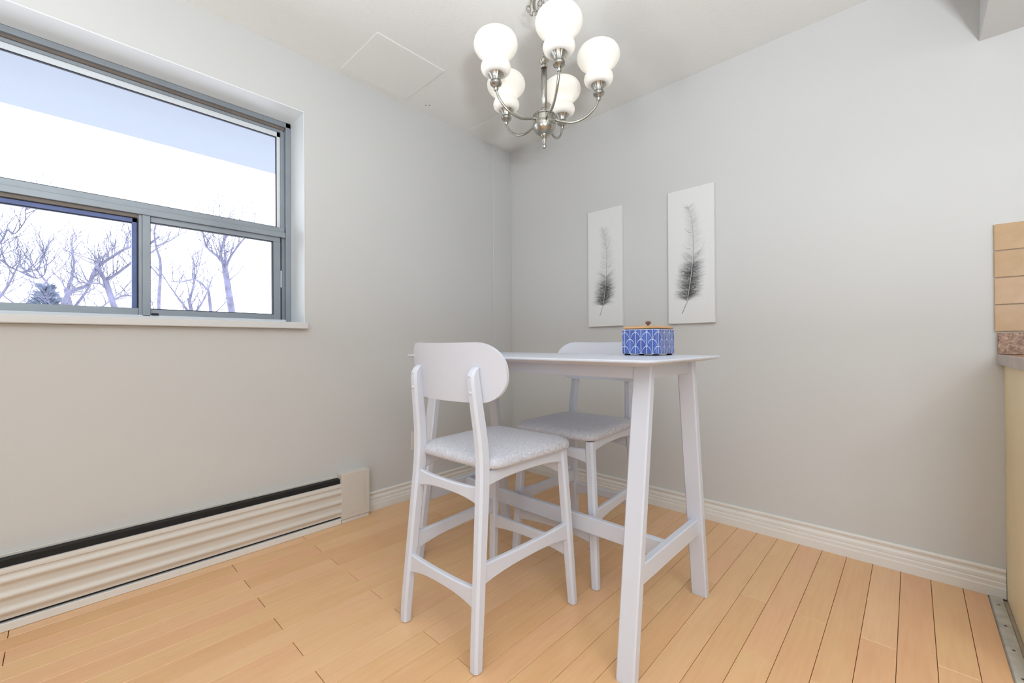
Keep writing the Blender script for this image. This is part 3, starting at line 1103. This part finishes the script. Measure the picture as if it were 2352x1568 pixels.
def scallop(s, z):
    """returns (line weight, fill tone 0..1) of the overlapping scales; lower rows lie in front"""
    for row in range(-1, 6):
        zt = BZ0 + RH * (row + 1) + 0.004        # top of the arches of this row
        off = 0.5 * (row % 2)
        k = math.floor(s / AW - off + 0.5)
        u = (s / AW - off - k) * 2.0
        h = 1.95 * RH
        dz = (zt - z) / h
        top = 1 - math.sqrt(max(0, 1 - min(1, abs(u)) ** 2.1))
        if dz >= top * 0.98:
            de = min((dz - top) * h, (1 - abs(u)) * AW / 2 * 1.0 + 0.001)
            ln = max(0, 1 - de / 0.0032) if de < 0.0032 else 0
            mid = abs(u) * AW / 2
            ln = max(ln, max(0, 1 - mid / 0.0014))
            tone = 0.25 + 0.75 * math.exp(-((abs(u) - 0.35) / 0.28) ** 2) * (0.75 + 0.25 * math.sin(k * 2.3 + row * 1.7))
            return min(1, ln * 1.6), tone
    return 0, 0.3


vs, cols, fs = [], [], []
for j in range(NZ + 1):
    z = BZ0 + (BZ1 - BZ0) * j / NZ
    ins = 0.002 * max(0, 1 - (z - BZ0) / 0.004) + 0.0015 * max(0, 1 - (BZ1 - z) / 0.003)
    for i in range(NP):
        s = Ltot * i / NP
        (px, py), nv = perim(s)
        ln, tone = scallop(s, z)
        if BZ1 - z < 0.0025:
            ln = max(ln, 0.6)
        e = 0.0007 * ln - ins
        vs.append((px + nv[0] * e, py + nv[1] * e, z))
        c = DEEP + (LIGHT - DEEP) * tone * 0.8
        c = c + (LINE - c) * ln
        cols += [c[0], c[1], c[2], 1.0]
for j in range(NZ):
    for i in range(NP):
        k = (i + 1) % NP
        fs.append((j * NP + i, j * NP + k, (j + 1) * NP + k, (j + 1) * NP + i))
fs.append(tuple(range(NP))[::-1])
fs.append(tuple(NZ * NP + i for i in range(NP)))
me = bpy.data.meshes.new('body')
me.from_pydata(vs, [], fs)
at = me.color_attributes.new('Col', 'FLOAT_COLOR', 'POINT')
at.data.foreach_set('color', cols)
me.polygons.foreach_set('use_smooth', [True] * (len(fs) - 2) + [False] * 2)
me.materials.append(M_GLAZE)
bo = bpy.data.objects.new('body', me)
COL.objects.link(bo)
bo.parent = cn
for sx in (-1, 1):
    for sy in (-1, 1):
        x, y = sx * (hx - .018), sy * (hy - .018)
        MB().box(x - .009, x + .009, y - .009, y + .009, 0.0, .0068, .002).build('foot', M_DARK, cn)
m = MB()
m.rings([rrect(hx - .008, hy - .008, .012, .0985), rrect(hx - .008, hy - .008, .012, .1015)], True, False)
m.build('seal', M_GASK, cn)
m = MB()
m.rings([rrect(hx - .003, hy - .003, .016, .1015), rrect(hx - .0015, hy - .0015, .016, .104), rrect(hx - .004, hy - .004, .016, .1085), rrect(hx - .018, hy - .018, .014, .1125), rrect(hx - .04, hy - .04, .012, .1135)], True, True)
ld = m.build('lid', M_LID, cn, auto=0.5)
MB().lathe([(.0001, .113), (.006, .113), (.0045, .117), (.0048, .120), (.0095, .1225), (.0112, .126), (.0095, .130), (.005, .1325), (.0001, .133)], (0, 0, 0), 20, True).build('knob', M_KNOB, ld)

# ------------------------------------------------------------------ feather canvases
def feather(quill, down0, down1, halfw, seed, wisps):
    """paints a downy feather; quill in (u, v) with v up from the bottom; returns ink array"""
    rs = np.random.default_rng(seed)
    NX, NY = 130, 390
    ink = np.zeros((NY, NX))
    asp = 3.0                       # canvas is three times as high as wide

    def splat(u, v, w, sz=1):
        x, y = u * (NX - 1), v * (NY - 1)
        xi, yi = int(x), int(y)
        for a in (0, 1):
            for b in (0, 1):
                if 0 <= xi + a < NX and 0 <= yi + b < NY:
                    ww = (1 - abs(x - xi - a)) * (1 - abs(y - yi - b))
                    ink[yi + b, xi + a] += w * ww
    Q = np.array(quill)
    seg = np.r_[0, np.cumsum(np.hypot(np.diff(Q[:, 0]), np.diff(Q[:, 1]) * asp))]
    tot = seg[-1]

    def at(t):
        return np.interp(t * tot, seg, Q[:, 0]), np.interp(t * tot, seg, Q[:, 1])
    # t runs from the tip (0) to the root (1)
    for i in range(2600):
        t = rs.uniform(0.03, 0.92)
        u, v = at(t)
        side = rs.choice((-1, 1))
        downy = max(0, min(1, (t - down0) / 0.16)) * max(0, min(1, (down1 - t) / 0.05))
        L = halfw * (0.45 + 0.65 * min(1, t * 1.4)) * rs.uniform(0.45, 1.05)
        if downy < 0.05 and (t > down1 or rs.random() < 0.55):
            continue
        dark = 0.018 + 0.27 * downy * rs.uniform(0.4, 1.4)
        up = rs.uniform(0.5, 1.3) if downy < .3 else rs.uniform(-0.15, 1.0)
        n = 26
        for k in range(n):
            q = k / n
            splat(u + side * L * q, v + up * L * q * (1 - 0.4 * q) / asp + 0.005 * math.sin(6 * q + i) * downy, dark * (1 - 0.9 * q) ** (1.0 if downy > .2 else 0.5))
    for _ in range(2):
        p = np.pad(ink, 1, mode='edge')
        soft = (p[:-2, 1:-1] + p[2:, 1:-1] + p[1:-1, :-2] + p[1:-1, 2:] + 2 * p[1:-1, 1:-1]) / 6
        ink = 0.35 * ink + 0.65 * soft
    for (u0, v0, u1, v1, w) in wisps:
        for k in range(60):
            q = k / 60
            bend = 0.012 * math.sin(PI * q)
            for du, ww in ((-.012, .25), (0, .5), (.012, .25)):
                splat(u0 + (u1 - u0) * q + du, v0 + (v1 - v0) * q - bend, 0.32 * w * ww * (1 - 0.75 * q))
    ink = np.clip(ink, 0, 1.35)
    ink = 1 - np.exp(-1.5 * ink)
    # white speckles on the down
    for i in range(230):
        t = rs.uniform(down0 + 0.02, down1 - 0.06)
        u, v = at(t)
        x = int((u + rs.choice((-1, 1)) * rs.uniform(0.03, 0.9 * halfw)) * NX)
        y = int((v + rs.uniform(-.02, .03)) * NY)
        if 0 < x < NX - 1 and 0 < y < NY - 1:
            ink[y, x] *= 0.15
            ink[y, x + 1] *= 0.55
            ink[y + 1, x] *= 0.55
    # quill
    for t in np.linspace(0, 1, 900):
        u, v = at(t)
        x, y = u * (NX - 1), int(v * (NY - 1))
        xi = int(x)
        fr = x - xi
        if not (0 <= xi < NX - 1 and 0 <= y < NY):
            continue
        if t < down0:
            d = 0.15 + 0.55 * t / max(down0, .01)
            ink[y, xi] = max(ink[y, xi], d * (1 - fr))
            ink[y, xi + 1] = max(ink[y, xi + 1], d * fr)
        elif t < down1 + 0.02:
            ink[y, xi] *= 0.1 + 0.9 * fr
            ink[y, xi + 1] *= 0.1 + 0.9 * (1 - fr)
            if xi + 2 < NX:
                ink[y, xi + 2] = max(ink[y, xi + 2], .75)
        else:
            ink[y, xi] = max(ink[y, xi], .55)
            ink[y, xi + 1] = max(ink[y, xi + 1], .3)
    return ink


def canvas(x0, x1, z0, z1, label, ink):
    dpt = 0.022
    org = ((x0 + x1) / 2, 0, z0)
    root = thing('canvas_picture', org, label, 'picture', 'feather canvases on the wall')
    MB().box(x0, x1, -dpt, -0.0008, z0, z1, 0.0015).build('stretched_canvas', M_CANVAS, root, org)
    NY, NX = ink.shape
    xs = np.linspace(x0 + .0018, x1 - .0018, NX)
    zs = np.linspace(z0 + .0018, z1 - .0018, NY)
    X, Z = np.meshgrid(xs, zs)
    V = np.stack([X.ravel() - org[0], np.full(X.size, -dpt - 0.0003), Z.ravel() - org[2]], 1)
    idx = np.arange(NX * NY).reshape(NY, NX)
    F = np.stack([idx[:-1, :-1].ravel(), idx[:-1, 1:].ravel(), idx[1:, 1:].ravel(), idx[1:, :-1].ravel()], 1)
    me = bpy.data.meshes.new('feather_print')
    me.from_pydata(V.tolist(), [], F.tolist())
    base = np.array(srgb(230, 230, 230)[:3])
    dark = np.array(srgb(38, 38, 40)[:3])
    g = (ink.ravel() ** 0.9)[:, None]
    # mix in display space so that the greys stay soft
    c = (base ** (1 / 2.2) * (1 - g) + dark ** (1 / 2.2) * g) ** 2.2
    at = me.color_attributes.new('Col', 'FLOAT_COLOR', 'POINT')
    at.data.foreach_set('color', np.c_[c, np.ones(len(c))].ravel())
    me.materials.append(M_PRINT)
    o = bpy.data.objects.new('feather_print', me)
    COL.objects.link(o)
    o.parent = root


q2 = [(.445, .885), (.489, .825), (.53, .775), (.561, .665), (.57, .59), (.561, .50), (.533, .405), (.50, .32), (.457, .225), (.43, .172), (.38, .127), (.315, .074)]
w2s = [(.52, .67, .37, .715, .5), (.51, .55, .33, .59, .35), (.44, .475, .32, .515, .6), (.42, .37, .22, .435, .75), (.40, .36, .24, .40, .6), (.40, .29, .24, .345, .6),
       (.66, .505, .83, .60, .5), (.60, .51, .70, .53, .3), (.60, .67, .68, .73, .15)]
canvas(1.259, 1.511, 1.062, 1.811, 'feather print canvas hanging on the wall, the nearer one beside bare wall', feather(q2, .48, .89, .30, 5, w2s))
q1 = [(.45, .86), (.50, .79), (.545, .72), (.565, .65), (.565, .55), (.555, .46), (.535, .39), (.515, .31), (.485, .24), (.45, .18), (.40, .13), (.36, .095)]
w1s = [(.565, .655, .68, .735, .5), (.60, .50, .76, .555, .45), (.52, .435, .38, .47, .4), (.50, .50, .36, .53, .25), (.50, .58, .40, .63, .2)]
canvas(0.721, 0.968, 1.062, 1.811, 'feather print canvas hanging on the wall, the one nearest the corner', feather(q1, .56, .90, .31, 9, w1s))

# ------------------------------------------------------------------ chandelier
HXY = (1.177, -1.041)
CHO = (HXY[0], HXY[1], 1.75)
ch = thing('chandelier', CHO, 'brushed nickel five arm chandelier with lit white glass shades', 'chandelier')
L = lambda z: z - 1.75
cxy = (HXY[0], HXY[1], 0)
MB().lathe([(.0001, 1.757), (.007, 1.760), (.0095, 1.767), (.006, 1.775), (.006, 1.780), (.011, 1.788), (.010, 1.797), (.0075, 1.800), (.0135, 1.806), (.016, 1.812),
            (.024, 1.815), (.037, 1.826), (.0455, 1.840), (.0475, 1.852), (.0455, 1.862), (.0435, 1.864), (.0435, 1.884), (.0475, 1.887), (.0475, 1.891), (.040, 1.899), (.024, 1.909),
            (.016, 1.912), (.0145, 1.918), (.0001, 1.918)], cxy, 32, False).build('hub', M_NICKEL, ch, CHO, auto=0.7)
MB().lathe([(.0115, 1.915), (.0115, 2.092), ], cxy, 36, True, flute=0.09, nfl=9).build('column', M_NICKEL, ch, CHO)
MB().lathe([(.0001, 2.088), (.013, 2.088), (.016, 2.094), (.012, 2.100), (.010, 2.106), (.017, 2.114), (.019, 2.120), (.010, 2.128), (.005, 2.136), (.0001, 2.138)], cxy, 28).build('column_cap', M_NICKEL, ch, CHO, auto=0.7)


def link(mb, c, ax, a=.013, b=.008, r=.0021):
    """one chain link: oval ring; ax: direction of the long axis, plane given by a second axis"""
    t, s = ax
    pts = []
    for k in range(14):
        q = 2 * PI * k / 14
        pts.append(Vector(c) + t * (a * math.cos(q)) + s * (b * math.sin(q)))
    n = len(pts)
    nrm = t.cross(s).normalized()
    rs = []
    for i in range(n):
        tg = (pts[(i + 1) % n] - pts[i - 1]).normalized()
        o = tg.cross(nrm)
        rs.append([pts[i] + (o * math.cos(2 * PI * j / 6) + nrm * math.sin(2 * PI * j / 6)) * r for j in range(6)])
    mb.rings(rs, False, True, close=True)


m = MB()


def chain_along(mb, pts, step=.0205):
    P = smooth_path(pts, 10)
    acc, last, i = 0, P[0], 0
    for a, b in zip(P, P[1:]):
        acc += (b - a).length
        if acc >= step:
            acc = 0
            t = (b - a).normalized()
            ref = Vector((0.71, 0.7, 0.05)) if i % 2 else Vector((-0.7, 0.71, 0.03))
            s = (ref - t * ref.dot(t)).normalized()
            link(mb, b, (t, s))
            i += 1


hx0, hy0 = HXY
chain_along(m, [(hx0, hy0, 2.132), (hx0, hy0, 2.22), (hx0, hy0, 2.32), (hx0, hy0, 2.405)])
# the spare chain hangs in loops beside the hook
rx, ry = -0.7285, -0.6850    # towards the left in the room as seen from the table front
chain_along(m, [(hx0, hy0, 2.40), (hx0 + .01 * rx, hy0 + .01 * ry, 2.37), (hx0 + .030 * rx, hy0 + .030 * ry, 2.325), (hx0 + .050 * rx, hy0 + .050 * ry, 2.312), (hx0 + .062 * rx, hy0 + .062 * ry, 2.335), (hx0 + .045 * rx, hy0 + .045 * ry, 2.375), (hx0 + .02 * rx, hy0 + .02 * ry, 2.405)])
m.build('chain', M_NICKEL, ch, CHO)
m = MB()
for k in range(4):
    w = 0.006 + .005 * k
    m.tube(smooth_path([(hx0 + w * rx, hy0 + w * ry, 2.41), (hx0 + (.030 + w * .6) * rx, hy0 + (.030 + w * .6) * ry, 2.37), (hx0 + (.026 + w * .7) * rx, hy0 + (.026 + w * .7) * ry, 2.315 + .004 * k),
                        (hx0 + (.010 + w * .3) * rx, hy0 + (.010 + w * .3) * ry, 2.285 + .006 * k), (hx0 + .002 * rx, hy0 + .002 * ry, 2.26)], 6), .0017, 6)
m.build('wire', M_NICKEL, ch, CHO)
MB().lathe([(.0001, 2.398), (.012, 2.399), (.016, 2.407), (.045, 2.416), (.060, 2.428), (.063, 2.4395), (.0001, 2.4395)], cxy, 32).build('ceiling_canopy', M_NICKEL, ch, CHO, auto=0.6)

RAD = 0.220
GLASS = [(.030, .000), (.044, .003), (.055, .012), (.0585, .024), (.0560, .035), (.0495, .045), (.0470, .054), (.0505, .063), (.063, .074), (.0765, .088), (.0840, .102), (.0855, .115), (.0825, .129), (.0750, .142), (.0630, .152), (.0520, .157)]
for i, deg in enumerate((-37, 35, 107, 179, -109)):
    a = math.radians(deg)
    ca, sa = math.cos(a), math.sin(a)
    P = lambda r, z: (HXY[0] + r * ca, HXY[1] + r * sa, z)
    ctrl = [P(.040, 1.874), P(.075, 1.862), P(.115, 1.856), P(.158, 1.868), P(.192, 1.893), P(.212, 1.920), P(RAD, 1.944)]
    arm = MB().tube(smooth_path(ctrl, 6), .0052, 10).build('arm', M_NICKEL, ch, CHO)
    c0 = P(RAD, 0)
    MB().lathe([(.0001, 1.934), (.007, 1.936), (.0105, 1.943), (.0085, 1.950), (.0105, 1.953), (.0215, 1.959), (.0235, 1.966), (.0205, 1.972), (.0165, 1.975), (.0001, 1.975)], c0, 24).build('arm_collar', M_NICKEL, arm, CHO, auto=0.7)
    MB().lathe([(.0150, 1.974), (.0175, 1.981), (.0225, 1.991), (.0300, 2.000), (.0365, 2.008), (.0365, 2.010), (.0345, 2.010), (.028, 2.001), (.0205, 1.991), (.0155, 1.982)], c0, 60, False, flute=0.035, nfl=15).build('shade_holder', M_NICKEL, arm, CHO)
    g = MB()
    g.lathe([(r, 2.000 + z) for r, z in GLASS], c0, 40, False)
    sh = g.build('glass_shade', M_OPAL, ch, CHO)
    MB().lathe([(.0001, 2.010), (.013, 2.010), (.013, 2.045), (.020, 2.062), (.029, 2.085), (.030, 2.098), (.024, 2.114), (.012, 2.123), (.0001, 2.125)], c0, 20).build('bulb', M_BULB, sh, CHO)
    pl = bpy.data.lights.new('bulb_light', 'POINT')
    pl.energy = 0.42
    pl.shadow_soft_size = 0.034
    pl.color = (1.0, 0.97, 0.93)
    po = bpy.data.objects.new('bulb_light', pl)
    COL.objects.link(po)
    po.location = (c0[0], c0[1], 2.09)
    pl.use_shadow = True

# ------------------------------------------------------------------ unseen ceiling lamps and uplights added as fill
for k, (lx, ly, lp) in enumerate(FILL_CEILING):
    lo = (lx, ly, H)
    cl = thing('fill_ceiling_lamp', lo, ('added unseen ceiling lamp for fill light, living area', 'added unseen ceiling lamp for fill light, kitchen side')[k], 'lamp')
    MB().lathe([(.0001, H - .001), (.19, H - .001), (.19, H - .022), (.178, H - .028), (.0001, H - .028)], (lx, ly, 0), 32).build('base', M_NICKEL, cl, lo, auto=0.6)
    MB().lathe([(.175, H - .026), (.165, H - .05), (.13, H - .075), (.07, H - .09), (.0001, H - .094)], (lx, ly, 0), 32).build('glass_dome', M_DOME, cl, lo)

for k, (lx, ly, lp) in enumerate(FILL_UPLIGHTS):
    lo = (lx, ly, 0)
    fl = thing('fill_uplight', lo, ('added unseen uplight behind the viewer, bounces fill light off the ceiling', 'added unseen uplight left of the viewer, bounces fill light off the ceiling')[k], 'lamp')
    MB().lathe([(.0001, .002), (.14, .002), (.14, .016), (.12, .024), (.02, .03), (.0001, .03)], (lx, ly, 0), 32).build('base', M_NICKEL, fl, lo, auto=0.6)
    MB().tube([(lx, ly, .028), (lx, ly, .6), (lx, ly, TZ - .10)], .011, 12).build('pole', M_NICKEL, fl, lo)
    MB().lathe([(.012, TZ - .10), (.05, TZ - .09), (.11, TZ - .06), (.15, TZ - .015), (.16, TZ + .004)], (lx, ly, 0), 32, wall=.004).build('shade', M_NICKEL, fl, lo)
